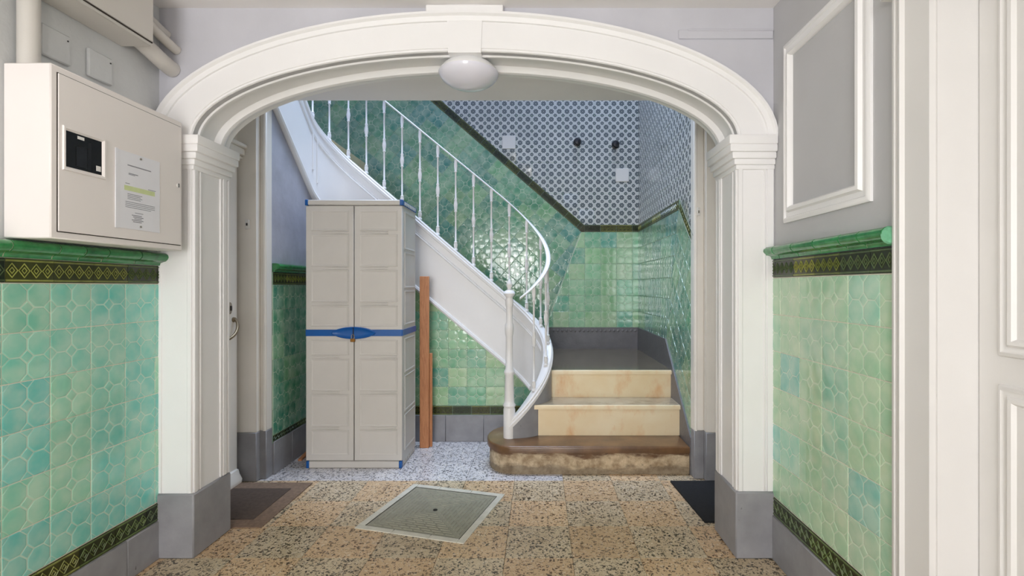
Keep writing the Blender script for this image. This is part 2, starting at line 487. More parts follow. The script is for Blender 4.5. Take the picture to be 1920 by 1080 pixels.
def rail(parent, fr, u0, u1, v0, L=.16, ends=()):
    m = M(); c = [(p*.93, .002+q*.95) for p, q in RAILP]
    m.rings([[fr @ V((u_, v0+q, .001+p)) for p, q in c] for u_ in (u0+.005, u1-.005)]); m.build('rail_bed', 'grout', parent)
    u = u0
    while u < u1-.01:
        l = min(L*random.choice((1, 1, .62)), u1-u); m = M(); g = .0028
        m.rings([[V((u+g, v0+q, .002+p)) for p, q in RAILP], [V((u+l-g, v0+q, .002+p)) for p, q in RAILP]])
        for v in m.bm.verts: v.co = fr @ v.co
        m.build('rail_tile', 'rail', parent, color=P_RAIL()); u += l
def quad(parent, name, mat, fr, poly, a, b):
    m = M(); m.extrude(poly, lambda u, v, n: fr @ V((u, v, n)), a, b)
    return m.build(name, mat, parent)

# ------------------------------------------------------------------ dimensions
XL, XR, YA, YB, ZC = -1.686, 1.043, 2.275, 2.52, 2.437
JL, JR = -1.53, .879
XLD, XRD, ZL, YS = -1.84, 1.14, 2.35, 3.18
RL, RR, YBK, YU = -1.70, .98, 5.0, 3.97
YF = -3.0
TOPZ = 6.4

# ------------------------------------------------------------------ floor
fl = M().box(-2.9, 1.4, YF-.1, 5.1, -.1, -.012).build('floor', 'grout', kind='structure',
     label='speckled terrazzo tile floor of the entrance hall', cat='floor')
tcache = {}
def floor_tile(w, h, mat):
    k = (round(w, 3), round(h, 3), mat)
    if k not in tcache:
        m = M(); g = .0007
        r = [(g, g), (w-g, g), (w-g, h-g), (g, h-g)]
        m.rings([[ID(u, v, -.012) for u, v in r], [ID(u, v, -.0008) for u, v in r], [ID(u, v, 0) for u, v in shrink(r, .995)]])
        tcache[k] = m.mesh('floor_tile', (mat,))
    return tcache[k]
FT = .3
for i in range(-7, 4):
    for j in range(-5, 7):
        x, y = .15+i*FT, 2.263+j*FT
        x0, x1 = max(x, -1.86), min(x+FT, 1.15); y0, y1 = y, min(y+FT, 3.99)
        if x1-x0 < .02 or y1-y0 < .02: continue
        mt = 'ter_skylit' if (y0 > 3.1 and x0 < .1) else ('terA' if (i+j) % 2 == 0 else 'terB')
        link(floor_tile(x1-x0, y1-y0, mt), 'floor_tile', fl, mat=Matrix.Translation((x0, y0, random.uniform(-.0004, 0))))

# ------------------------------------------------------------------ hall shell
wl = M().box(XL-.2, XL, YF, YA, 0, ZC).build('wall_left', 'grey', kind='structure', cat='wall',
     label='pale grey plaster wall with aqua octagon tiles below, behind the meter box')
wr = M()
DY0, DY1, DZ = .36, 1.344, 2.12
wr.box(XR, XR+.2, DY1, YA, 0, ZC); wr.box(XR, XR+.2, YF, DY0, 0, ZC); wr.box(XR, XR+.2, DY0, DY1, DZ, ZC)
wr = wr.build('wall_right', 'greyr', kind='structure', cat='wall', label='grey plaster wall with framed panel above pale mint tiles')
ce = M().box(-2.0, 1.4, YF, YB, ZC, ZC+.15).build('ceiling', 'ceil', kind='structure', cat='ceiling', label='white plaster ceiling in front of the arch')
M().box(-2.9, 1.3, YB-.02, YS, ZL, ZL+.28, .012).build('ceiling_lobby', 'ceil', kind='structure', cat='ceiling', label='lower cream ceiling slab behind the arch')
# street front with glazed double door behind the camera
wf = M(); E0, E1, EZ = -1.60, .0, 2.35
wf.box(XL-.2, E0, YF-.15, YF, 0, ZC); wf.box(E1, XR+.2, YF-.15, YF, 0, ZC); wf.box(E0, E1, YF-.15, YF, EZ, ZC)
wf.build('wall_front', 'grey', kind='structure', cat='wall', label='grey street wall around the glazed entrance behind the viewer')
d3 = empty('door_3', 'white glazed double entrance door behind the viewer', 'door', kind='structure')
for k in range(2):
    a = E0+k*(E1-E0)/2; b = a+(E1-E0)/2
    m = M()
    m.box(a, a+.07, YF-.06, YF-.01, 0, EZ, .004); m.box(b-.07, b, YF-.06, YF-.01, 0, EZ, .004)
    for z in (0, .85, 1.55, EZ-.08): m.box(a+.07, b-.07, YF-.06, YF-.01, z, z+.08 if z else .2, .004)
    m.box((a+b)/2-.012, (a+b)/2+.012, YF-.05, YF-.02, .9, EZ-.08)
    m.build('door_leaf', 'white', d3)

# ---- tiled dado of the left wall
FL = frame((XL, 0, 0), (0, 1, 0), (0, 0, 1), (1, 0, 0))
S = .16
ZT0, ZT1 = .25, .25+6*S
u0 = .94
quad(wl, 'grout', 'grout', FL, [(u0, .167), (YA, .167), (YA, 1.292), (u0, 1.292)], 0, .0078)
U0L = 2.275-.037-8*S
field(wl, FL, [[(u0, ZT0), (YA, ZT0), (YA, ZT1), (u0, ZT1)]], S, (U0L, ZT0), 0, P_LEFT)
band(wl, FL, U0L-.1+.11-.16, YA, ZT1+.001, S, .08, 4)
band(wl, FL, U0L-.05, YA, .168, S, .081, 4)
rail(wl, FL, u0, YA+.005, ZT1+.082)
bl = empty('baseboard_left', 'scuffed grey painted baseboard slabs under the aqua tiled wall', 'baseboard', kind='structure')
for a, b in ((YF, -2.3), (-2.3, -1.6), (-1.6, -.9), (-.9, -.2), (-.2, .5), (.5, 1.28), (1.28, 2.08), (2.08, YA)):
    M().box(XL-.001, XL+.016, a+.001, b-.001, 0, .167, .003).build('slab', 'plinth', bl)
# ---- right wall dado
FR = frame((XR, 0, 0), (0, -1, 0), (0, 0, 1), (-1, 0, 0))   # u = -Y
RZ = .027; CY1 = 1.486
quad(wr, 'grout', 'grout', FR, [(-YA, .19), (-CY1, .19), (-CY1, 1.31), (-YA, 1.31)], 0, .0078)
field(wr, FR, [[(-YA, ZT0+RZ), (-CY1, ZT0+RZ), (-CY1, ZT1+RZ), (-YA, ZT1+RZ)]], S, (-2.19, ZT0+RZ), 0, P_RIGHT)
band(wr, FR, -2.235, -CY1, ZT1+RZ+.001, S, .08, 4); band(wr, FR, -YA, -2.236, ZT1+RZ+.001, S, .08, 4)
band(wr, FR, -YA, -CY1, .168+RZ, S, .081, 4)
rail(wr, FR, -YA-.005, -CY1+.004, ZT1+RZ+.082)
m = M(); m.lathe([(0, -.003), (.022, -.002), (.027, .004), (.022, .012), (0, .014)], (XR-.024, CY1-.004, ZT1+RZ+.112), 14, axis='Y')
m.build('rail_end', 'rail', wr, color=lin((120, 190, 150)))
br = empty('baseboard_right', 'grey painted baseboard slabs under the mint tiled wall', 'baseboard', kind='structure')
for a, b in ((1.35, 1.72), (1.72, YA)):
    M().box(XR-.016, XR+.001, a+.001, b-.001, 0, .167+RZ, .003).build('slab', 'plinth', br)
# ---- framed panel moulding on the right wall
pm = empty('trim_1', 'white rectangular panel moulding on the grey wall beside the door', 'moulding', kind='structure')
prof = [(0, 0), (0, .008), (.010, .014), (.018, .014), (.022, .008), (.040, .008), (.046, .020), (.058, .022), (.066, .010), (.066, 0)]
def rect_frame(m, fr, u0, u1, v0, v1, prof, mi=0):
    rg = []
    for cu, cv, du, dv in ((u0, v0, 1, 1), (u1, v0, -1, 1), (u1, v1, -1, -1), (u0, v1, 1, -1)):
        rg.append([fr @ V((cu+du*p, cv+dv*p, q)) for p, q in prof])
    m.rings(rg, loop=True, caps=False, mi=mi)
m = M(); rect_frame(m, FR, -2.165, -1.597, 1.466, 2.215, prof); m.build('moulding', 'white', pm)
# ---- right door and casing
cs = empty('trim_2', 'white moulded door casing at the right of the mint tiles', 'door casing', kind='structure')
cprof = [(0, 0), (0, .018), (.012, .026), (.020, .026), (.024, .018), (.032, .018), (.040, .030), (.050, .032), (.058, .022), (.128, .018), (.142, .018), (.142, 0)]
m = M(); m.rings([[V((XR-q, CY1-p, z)) for p, q in cprof] for z in (0, 2.03)]); m.build('casing_side', 'doorwhite', cs)
m = M(); m.rings([[V((XR-q, DY0-.142+p, z)) for p, q in cprof] for z in (0, 2.03)]); m.build('casing_side', 'doorwhite', cs)
m = M()
for k, (z0, z1, q) in enumerate(((2.03, 2.055, .045), (2.055, 2.12, .03), (2.12, 2.15, .045), (2.15, 2.19, .06))):
    m.box(XR-q, XR+.002, DY0-.16, CY1+.012, z0, z1, .003)
m.build('casing_head', 'doorwhite', cs)
m = M(); m.box(XR-.001, XR+.12, DY1-.006, DY1+.004, 0, DZ); m.box(XR-.001, XR+.12, DY0-.004, DY0+.006, 0, DZ); m.box(XR-.001, XR+.12, DY0, DY1, DZ-.006, DZ+.004)
m.build('jamb', 'doorwhite', cs)
XD = 1.148
d1 = empty('door_1', 'white panelled door at the right edge of the hall', 'door', kind='structure')
M().box(XD, XD+.045, DY0+.008, DY1-.008, .01, DZ-.013, .002).build('door_leaf', 'doorwhite', d1)
FD = frame((XD, 0, 0), (0, -1, 0), (0, 0, 1), (-1, 0, 0))
dprof = [(0, 0), (.004, .008), (.012, .011), (.018, .006), (.026, .006), (.032, .012), (.040, .010), (.046, .001), (.052, 0)]
for a, b in ((-1.274, -.88), (-.82, -.43)):
    for z0, z1 in ((.2, .958), (1.026, 1.965)):
        m = M(); rect_frame(m, FD, a, b, z0, z1, dprof); m.build('panel_moulding', 'doorwhite', d1)

# ------------------------------------------------------------------ arch wall
ACX, AA, ASP, AB = (JL+JR)/2, (JR-JL)/2, 1.852, .384
def arch(t, off=0): # t in 0..pi
    a, b = AA+off, AB+off
    return ACX-a*math.cos(t), ASP+b*math.sin(t)
N = 48
m = M()
ts = [math.pi*k/N for k in range(N+1)]
rg = []
for t in ts:
    x, z = arch(t, .03)
    rg.append([V((x, YA, z)), V((x, YA, ZC)), V((x, YB, ZC)), V((x, YB, z))])
m.rings(rg)
m.box(XL, arch(0, .03)[0], YA, YB, ASP, ZC); m.box(arch(math.pi, .03)[0], XR, YA, YB, ASP, ZC)
m.box(XLD-.2, XL, YA+.0, YB, 0, ZC); m.box(XR, XRD+.2, YA, YB, 0, ZC)
wa = m.build('wall_arch', 'lav', kind='structure', cat='wall', label='lavender grey wall above the white arch')
m = M(); m.box(.62, XR-.002, YA-.006, YA+.001, 2.298, 2.338, .003); m.box(.66, XR-.002, YA-.009, YA+.001, 2.332, 2.340, .002)
m.build('conduit_strip', 'lav', wa)
ar = empty('trim_3', 'white moulded archway spanning the hall on two piers', 'archway', kind='structure')
# archivolt: profile in (radial offset outward from the intrados, forward)
ap = [(0, -.02), (0, .012), (.004, .018), (.012, .018), (.014, .022), (.128, .022), (.130, .030), (.150, .034), (.158, .044), (.168, .044), (.172, .0), (.172, -.01), (.03, -.01)]
m = M()
rg = []
for t in ts:
    n = V((-math.cos(t)/AA, math.sin(t)/AB)).normalized() if 0 < t < math.pi else V((-math.cos(t), 0))
    x, z = arch(t); r = []
    for p, q in ap:
        # concentric enough: offset the ellipse semi-axes
        xx, zz = arch(t, p); r.append(V((xx, YA-q, zz)))
    rg.append(r)
m.rings(rg)
m.build('archivolt', 'white', ar)
# soffit with a recessed panel between beads
sp = [(YA-.012, .0), (YA+.016, -.0), (YA+.022, -.006), (YA+.032, -.006), (YA+.038, .0), (YA+.048, .012), (YA+.15, .012), (YA+.158, .0), (YA+.166, -.012), (YA+.182, -.016), (YA+.198, -.012), (YA+.206, -.002), (YB+.004, .0), (YB+.004, .035), (YA-.012, .035)]
m = M(); m.rings([[V((arch(t, o)[0], y, arch(t, o)[1])) for y, o in sp] for t in ts], smooth=True)
m.build('soffit', 'white', ar)
# keystone
m = M(); kx0, kx1 = ACX-.075, ACX+.075
m.rings([[V((ACX-.072, y, 2.226)), V((ACX+.072, y, 2.226)), V((ACX+.080, y, ZC)), V((ACX-.080, y, ZC))] for y in (YB+.002, YA-.029)])
m.build('keystone', 'white', ar)
m = M(); m.box(ACX-.17, ACX+.17, YA-.034, YA, 2.402, ZC-.001, .004); m.build('keystone_cap', 'white', ar)
# piers
def pier(x0, x1, js, tall):
    """js: +1 when the jamb faces +X"""
    xj = x1 if js > 0 else x0
    m = M(); m.box(x0, x1, YA-.012, YB+.004, tall-.01, 1.74, .003)
    m.build('pier', 'white', ar)
    # raised vertical beads on jamb and front
    m = M()
    def strip(y, w, d): M().box(xj-.002*js, xj+d*js, y-w/2, y+w/2, tall, 1.7335, .003).build('jamb_bead', 'white', ar)
    strip(YA+.003, .024, .008); strip(YA+.035, .008, .007); strip(YB-.035, .03, .009); strip(YB-.062, .010, .007); strip(YB-.004, .014, .008)
    for xx, ww in ((x0+.012, .02), (x1-.012, .02)) if js > 0 else ((x1-.020, .03), (x1-.044, .008), (x0+.012, .02)):
        M().box(xx-ww/2, xx+ww/2, YA-.0175, YA-.01, tall, 1.733, .0025).build('front_bead', 'white', ar)
    # capital of stepped mouldings
    m = M()
    for z0, z1, d in ((1.715, 1.738, .010), (1.735, 1.762, .020), (1.760, 1.790, .032), (1.788, 1.822, .045), (1.820, 1.862, .050)):
        if js > 0: m.box(x0+.001, x1+d, YA-.012-d*.8, YB+d*.4, z0, z1, .006, seg=2)
        else: m.box(x0-d, x1-.001, YA-.012-d*.8, YB+d*.4, z0, z1, .006, seg=2)
    m.build('capital', 'white', ar)
    m = M()
    if js > 0: m.box(x0+.001, x1+.012, YA-.024, YB+.008, 0, tall, .006)
    else: m.box(x0-.012, x1-.001, YA-.024, YB+.008, 0, tall, .006)
    m.build('plinth', 'plinth', ar)
pier(XL, JL, 1, .285); pier(JR, XR, -1, .295)

# ------------------------------------------------------------------ lobby behind the arch
wll = M(); wll.box(XLD-.25, XLD-.05, YB, 3.24, 0, 2.36); wll.box(XLD-.06, XLD-.012, YB, 3.16, 2.04, 2.36)
wll = wll.build('wall_lobby_left', 'cream', kind='structure', cat='wall', label='cream wall above the door behind the arch')
wlr = M(); wlr.box(XRD, XRD+.2, YB, 3.24, 0, 2.36)
wlr = wlr.build('wall_lobby_right', 'cream', kind='structure', cat='wall', label='cream wall behind the arch beside the black mat')
t4 = empty('trim_4', 'cream stepped door post with grey foot by the tall cabinet', 'door post', kind='structure')
def post(par, xa, xb, xc, g):
    """xa..xb main face, xb..xc set-back strip"""
    m = M(); m.box(xa, xb, 3.15, 3.26, g, ZL, .003); m.build('post', 'cream', par)
    m = M(); m.box(xb, xc, 3.195, 3.26, g, ZL, .003); m.build('return_strip', 'cream', par)
    sg = 1 if xc > xb else -1
    m = M(); m.tube([(xc-sg*.012, 3.193, g), (xc-sg*.012, 3.193, ZL)], .009, 8); m.build('bead', 'cream', par)
    m = M(); lo, hi = min(xa, xb), max(xa, xb); m.box(lo-.002, hi+.004, 3.142, 3.26, 0, g, .004); lo, hi = min(xb, xc), max(xb, xc)
    m.box(lo, hi+.003 if sg > 0 else hi, 3.187, 3.26, 0, g, .004); m.build('foot', 'plinth', par)
post(t4, XLD-.04, -1.737, -1.698, .30)
t5 = empty('trim_5', 'cream stepped door post with grey foot by the marble steps', 'door post', kind='structure')
post(t5, XRD+.04, 1.03, .968, .30)
# left door
d2 = empty('door_2', 'cream panelled door with curved bronze handle behind the left pier', 'door', kind='structure')
M().box(XLD-.045, XLD, YB+.02, 3.125, .006, 1.965, .003).build('door_leaf', 'cream', d2)
M().box(XLD-.05, XLD-.02, 3.125, 3.15, 0, 1.98).build('gap_strip', 'gap', d2)
FD2 = frame((XLD, 0, 0), (0, 1, 0), (0, 0, 1), (1, 0, 0))
for z0, z1 in ((.18, .86), (1.0, 1.88)):
    m = M(); rect_frame(m, FD2, 2.62, 3.03, z0, z1, [(a, b*.8) for a, b in dprof]); m.build('panel_moulding', 'cream', d2)
m = M(); m.rings([[V((XLD+q, y, z)) for q, z in ((0, .006), (.03, .006), (.034, .03), (.018, .06), (.012, .085), (0, .09))] for y in (YB+.03, 3.12)])
m.build('weather_bar', 'cream', d2)
m = M(); m.lathe([(0, 0), (.021, 0), (.021, .006), (.015, .009), (0, .009)], (0, 0, 0), 18, axis='X')
for v in m.bm.verts: v.co = V((XLD+v.co.x, 3.045+v.co.y, 1.07+v.co.z*1.7))
esc = m.build('escutcheon', 'steel', d2)
m = M(); m.box(XLD+.008, XLD+.014, 3.038, 3.052, 1.055, 1.085, .002); m.build('keyhole', 'iron', esc)
m = M(); pts = []
for k in range(13):
    t = k/12; pts.append((XLD+.012+.055*math.sin(math.pi*t)**.7, 3.085-.20*t, 1.0-.115*math.sin(t*math.pi/2)))
m.tube(pts, .0085, 10); m.lathe([(0, 0), (.016, 0), (.013, .012), (0, .014)], (XLD, 3.085, 1.0), 12, axis='X')
m.build('curved_handle', 'bronze', d2)
m = M()
for z0, z1, d in ((1.975, 2.0, .020), (2.0, 2.045, .035), (2.045, 2.07, .05)): m.box(XLD-.05, XLD+d, YB+.005, 3.149, z0, z1, .005)
m.build('lintel_moulding', 'cream', d2)
m = M(); m.box(XLD-.012, XLD-.002, 2.85, 2.87, 2.07, ZL-.01); m.box(XLD-.012, XLD-.002, 2.9, 2.92, 2.07, ZL-.01); m.build('transom_moulding', 'cream', d2)
# bell plates
m = M(); m.box(-1.80, -1.775, 3.136, 3.151, 1.55, 1.61, .003)
sw = m.build('switch_plate', 'tag', label='small white bell switch on the cream post by the cabinet', cat='switch')
M().box(-1.792, -1.783, 3.132, 3.138, 1.572, 1.588, .001).build('button', 'iron', sw)
m = M(); m.box(.984, 1.004, 3.180, 3.196, 1.64, 1.69, .003)
sw = m.build('switch_plate', 'tag', label='tiny white bell switch on the post right of the steps', cat='switch')
M().box(.990, .998, 3.176, 3.182, 1.655, 1.672, .001).build('button', 'steel', sw)

# ------------------------------------------------------------------ stairwell walls
TH = math.radians(41); TA = math.tan(TH)
KX, KZ = .417, 1.73           # inner knee of the border on the back wall
BH = .07
SB = .155
wb = M().box(-2.9, RR+.15, YBK, YBK+.15, 0, TOPZ).build('wall_back', 'bluegrey', kind='structure', cat='wall',
     label='back stairwell wall with green tiles below grey rosette tiles')
FB = frame((0, YBK, 0), (1, 0, 0), (0, 0, 1), (0, -1, 0))
ca, sa = math.cos(TH), math.sin(TH); tb = math.tan(TH/2)
ZLAND = .593; SKZ = .80
bis = lambda z: KX-(KZ-z)*tb    # bisector of the knee
quad(wb, 'grout', 'groutg', FB, [(-2.7, .6), (RR, .6), (RR, 3.4), (-2.7, 3.4)], 0, .0078)
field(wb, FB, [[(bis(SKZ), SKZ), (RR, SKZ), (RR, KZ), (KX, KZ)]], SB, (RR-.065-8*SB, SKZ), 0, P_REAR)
# slanted tiles follow the stair: local +u runs down to the right, so rotate by -TH with origin at the knee
drop = 7*SB
def slope_pt(l, d): # l along slope up-left from the knee, d perpendicular below
    return (KX-ca*l-sa*d, KZ+sa*l-ca*d)
reg = [(KX, KZ), slope_pt(2.3, 0), (-2.65, 3.3), (-2.65, 2.45), slope_pt(1.0, drop), (bis(.80-.15), .65)]
reg = [(KX, KZ), slope_pt(1.80, 0), (-1.6, 3.3), (-2.65, 3.3), (-2.65, 2.55), (bis(.65)-.3, .65), (bis(.65), .65)]
top = slope_pt((3.3-KZ)/sa, 0)
reg = [(KX, KZ), top, (-2.65, 3.3), (-2.65, KZ+(KX+2.65)*TA-drop/ca), (bis(.65), .65)]
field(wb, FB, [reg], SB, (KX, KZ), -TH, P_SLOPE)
# border, with a mitred knee
band(wb, FB, .03, RR-KX, .0, SB, BH, 4, 0, (KX, KZ))
band(wb, FB, -(3.3-KZ)/sa, -.03, 0, SB, BH, 4, -TH, (KX, KZ))
m = M(); m.extrude([(KX-.03*ca, KZ+.03*sa), (KX, KZ), (KX+.03, KZ), (KX+.03, KZ+BH), (KX+BH*tb, KZ+BH), (KX-.03*ca+BH*sa, KZ+.03*sa+BH*ca)], lambda u, v, n: FB @ V((u, v, n)), .003, .011)
m.build('border_corner', 'band', wb, color=P_BAND())
# rosette tiles above
Z2 = KZ+BH
k2 = (KX+BH*tb, Z2)
t2 = (k2[0]-(3.42-Z2)/TA, 3.42)
SP = .1524
field(wb, FB, [[k2, (RR, Z2), (RR, 3.42), t2]], SP, (RR-SP*4+.02, Z2), 0, P_WHITE, 'flat', 'rosette_tile')
# right wall of the stairwell
wsr = M().box(RR, RR+.2, 3.25, YBK+.15, 0, TOPZ).build('wall_stair_right', 'bluegrey', kind='structure', cat='wall',
     label='stairwell side wall with green tiles beside the marble steps')
FS = frame((RR, 0, 0), (0, -1, 0), (0, 0, 1), (-1, 0, 0))   # u = -Y
KU = -3.55; Y0 = 3.252
quad(wsr, 'grout', 'groutg', FS, [(-YBK, .1), (-Y0, .1), (-Y0, 3.4), (-YBK, 3.4)], 0, .0078)
bs = lambda z: KU-(KZ-z)*tb
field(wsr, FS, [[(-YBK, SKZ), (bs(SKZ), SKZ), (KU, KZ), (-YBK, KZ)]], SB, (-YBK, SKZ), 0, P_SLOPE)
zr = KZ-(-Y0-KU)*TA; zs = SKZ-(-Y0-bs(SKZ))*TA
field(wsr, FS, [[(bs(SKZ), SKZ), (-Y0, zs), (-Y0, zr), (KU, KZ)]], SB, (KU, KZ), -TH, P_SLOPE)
band(wsr, FS, -(YBK+KU), -.0, 0, SB, BH, 4, 0, (KU, KZ))
band(wsr, FS, 0.0, (-Y0-KU)/ca, 0, SB, BH, 4, -TH, (KU, KZ))
ku2 = KU+BH*tb
field(wsr, FS, [[(-YBK, Z2), (ku2, Z2), (ku2, 3.42), (-YBK, 3.42)], [(ku2, Z2), (-Y0, Z2-(-Y0-ku2)*TA), (-Y0, 3.42), (ku2, 3.42)]], SP, (-YBK, Z2), 0, P_WHITE, 'flat', 'rosette_tile')
# skirting of the stairwell
sk = empty('baseboard_stair', 'dark grey skirting with embossed top along the landing', 'baseboard', kind='structure')
quad(sk, 'skirting_slab', 'plinthd', FB, [(bis(SKZ)-.1, ZLAND-.02), (RR, ZLAND-.02), (RR, SKZ), (bis(SKZ)-.1, SKZ)], 0, .018)
m = M(); u = bis(SKZ)-.05
while u < RR-.02:
    c = SKZ-.03; h = .02; w_ = .02
    m.rings([[FB @ V((u-w_, c, .0175)), FB @ V((u, c-h, .0175)), FB @ V((u+w_, c, .0175)), FB @ V((u, c+h, .0175))], [FB @ V((u-w_*.4, c, .022)), FB @ V((u, c-h*.4, .022)), FB @ V((u+w_*.4, c, .022)), FB @ V((u, c+h*.4, .022))]]); u += .042
m.build('embossed_row', 'plinthd', sk)
m = M(); fs = lambda u, v, n: FS @ V((u, v, n))
m.extrude([(-YBK, .45), (bs(SKZ), .45), (bs(SKZ), SKZ), (-YBK, SKZ)], fs, 0, .018)
m.extrude([(bs(SKZ), 0), (-Y0, 0), (-Y0, zs), (bs(SKZ), SKZ)], fs, 0, .018)
m.build('skirting_slab', 'plinthd', sk)
# slanted skirting on the back wall under the slanted tiles
m = M(); lo = KZ+(KX+2.65)*TA-drop/ca
m.extrude([(bis(SKZ)-.1, .45), (bis(SKZ)-.1, .66), (-2.65, lo), (-2.65, lo-.3)], lambda u, v, n: FB @ V((u, v, n)), 0, .016)
m.build('skirting_slab', 'plinthd', sk)
# blank plates and knobs on the rosette tiles
for (x, z, lb) in ((-.29, 2.605, 'square blank plate on rosette tiles beside the slanted border'), (.815, 2.285, 'square blank plate on rosette tiles by the wall corner')):
    M().box(x-.065, x+.065, YBK-.016, YBK-.006, z-.065, z+.065, .004).build('blank_plate', 'tag', label=lb, cat='plate')
for (x, z, lb) in ((.375, 2.60, 'dark metal wall knob nearer the slanted border'), (.745, 2.575, 'dark metal wall knob nearer the wall corner')):
    o = M(); o.lathe([(0, 0), (.034, 0), (.036, .006), (.022, .012), (.012, .016), (.012, .03), (.03, .036), (.036, .052), (.028, .068), (0, .074)], (0, 0, 0), 16, axis='Y')
    for v in o.bm.verts: v.co = V((x+v.co.x, YBK-.008-v.co.y, z+v.co.z))
    o.build('wall_knob', 'iron', label=lb, cat='knob')

# stair path: s=0 where the straight string starts, s>0 climbs to the left
PX0, PY, PR, PL, QR = -.2, 3.985, .27, 1.25, .25
def path(s):
    """point and outward (towards the open well) normal"""
    if s < 0:
        a = -s/PR; cx, cy = PX0, PY-PR
        return V((cx+PR*math.sin(a), cy+PR*math.cos(a))), V((-math.sin(a), -math.cos(a)))
    if s <= PL: return V((PX0-s, PY)), V((0, -1))
    a = (s-PL)/QR
    if a < math.pi/2:
        cx, cy = PX0-PL, PY-QR
        return V((cx-QR*math.sin(a), cy+QR*math.cos(a))), V((math.sin(a), -math.cos(a)))
    d = s-PL-QR*math.pi/2
    return V((PX0-PL-QR, PY-QR-d)), V((1, 0))
def interp(s, tab):
    if s <= tab[0][0]: return tab[0][1]
    for (a, u), (b, v) in zip(tab, tab[1:]):
        if s <= b: return u+(v-u)*(s-a)/(b-a)
    return tab[-1][1]
def smooth(tab, h=.09):
    return lambda s: sum(interp(s+d*h/3, tab) for d in range(-3, 4))/7
TOP = smooth([(-.95, .19), (-.848, .29), (-.424, .76), (0, 1.10), (3, 1.10+.86*3)])
BOT = lambda s: .547+.848*s
RAIL = smooth([(-.9, 1.03), (-.78, 1.11), (-.424, 1.405), (0, 1.825), (3, 1.825+.82*3)])
SEND = PL+QR*math.pi/2+.53

# rear-left wall (under the curling string) and under-stair wall
def stop(y):   # string bottom height along the side wall
    d = PY-QR-y; return BOT(PL+QR*math.pi/2+d) if d > 0 else BOT(PL+QR*math.pi/2)-.1
m = M(); ys = [3.2+k*(4.05-3.2)/12 for k in range(13)]
poly = [(3.2, 0), (4.05, 0)]+[(y, min(2.34, stop(y)+.12)) for y in reversed(ys)]
m.extrude(poly, lambda u, v, n: V((RL-n, u, v)), 0, .12)
wrl = m.build('wall_stair_left', 'bluegrey', kind='structure', cat='wall', label='mottled blue grey wall between the post and the cabinet')
FRL = frame((RL, 0, 0), (0, 1, 0), (0, 0, 1), (1, 0, 0))
quad(wrl, 'grout', 'groutg', FRL, [(3.26, .2), (YU, .2), (YU, 1.29), (3.26, 1.29)], 0, .0078)
S2 = .16
P_REAR2 = pal([(96, 160, 128), (108, 168, 132), (84, 152, 126), (120, 172, 130)], .1)
field(wrl, FRL, [[(3.26, ZT0), (YU, ZT0), (YU, ZT1), (3.26, ZT1)]], S2, (3.26-.02, ZT0), 0, P_REAR2)
band(wrl, FRL, 3.26, YU, ZT1+.001, S2, .08, 4); band(wrl, FRL, 3.26, YU, .21, S2, .04, 4)
rail(wrl, FRL, 3.26, YU, ZT1+.082)
bb = empty('baseboard_rear', 'grey painted baseboard slabs below the stair and beside the cabinet', 'baseboard', kind='structure')
for a, b in ((3.262, 3.5), (3.5, 3.75), (3.75, YU)): M().box(RL-.001, RL+.016, a+.001, b-.001, 0, .21, .003).build('slab', 'plinth', bb)
m = M()
m.extrude([(RL-.1, 0), (-.02, 0), (-.02, .42), (-.12, .5)]+[(PX0-s, BOT(s)+.10) for s in (0, .4, .8, 1.2)]+[(RL-.1, BOT(1.6)+.0)], lambda u, v, n: V((u, YU+n, v)), 0, .08)
wu = m.build('wall_under_stair', 'lav', kind='structure', cat='wall', label='green tiled wall under the slanting white stair string')
FU = frame((0, YU, 0), (1, 0, 0), (0, 0, 1), (0, -1, 0))
SU = .146
quad(wu, 'grout', 'groutg', FU, [(-1.2, .2), (-.06, .2), (-.06, .45), (-.2, .56), (-1.2, 1.39)], 0, .0078)
field(wu, FU, [[(-1.25, .277), (-.05, .277), (-.05, .44), (-1.25, .44+1.2*.848)]], SU, (-.262-8*SU, .277), 0, P_REAR)
band(wu, FU, -1.25, -.06, .207, SU, .07, 4)
for a, b in ((-1.69, -1.2), (-1.2, -.72), (-.72, -.425), (-.425, -.03)): M().box(a+.001, b-.001, YU-.016, YU+.001, 0, .206, .003).build('slab', 'plinth', bb)

# upper stairwell shell
m = M(); m.box(-2.95, -2.75, 2.3, YBK+.1, 0, TOPZ)
m.build('wall_stair_far', 'lav', kind='structure', cat='wall', label='upper stairwell wall beyond the turning stair')
M().box(-2.9, RR+.15, 2.3, 2.45, ZL+.1, TOPZ).build('wall_upper', 'lav', kind='structure', cat='wall', label='upper stairwell wall over the lobby ceiling')
m = M(); m.box(RR, RR+.15, 2.4, 3.25, ZL, TOPZ); m.build('wall_upper_right', 'lav', kind='structure', cat='wall', label='upper stairwell side wall over the door post')
m = M(); m.box(-2.9, -1.85, 2.4, YBK, TOPZ, TOPZ+.1); m.box(.95, 1.2, 2.4, YBK, TOPZ, TOPZ+.1); m.box(-1.85, .95, 2.3, 3.2, TOPZ, TOPZ+.1); m.box(-1.85, .95, 4.7, 5.1, TOPZ, TOPZ+.1)
m.build('ceiling_skylight', 'ceil', kind='structure', cat='ceiling', label='stairwell roof with skylight opening high above')

m = M(); m.rings([[V((x, y, z)) for y, z in ((3.99, zz), (YBK, zz), (YBK, zz+.2), (3.99, zz+.2))] for x, zz in ((-2.75, 3.30), (-1.5, 3.34), (.3, 4.9))])  # out-of-view slab, added to shade the upper back wall
m.build('ceiling_added_shade', 'ceil', kind='structure', cat='ceiling', label='added unseen slab that shades the wall above the balustrade')
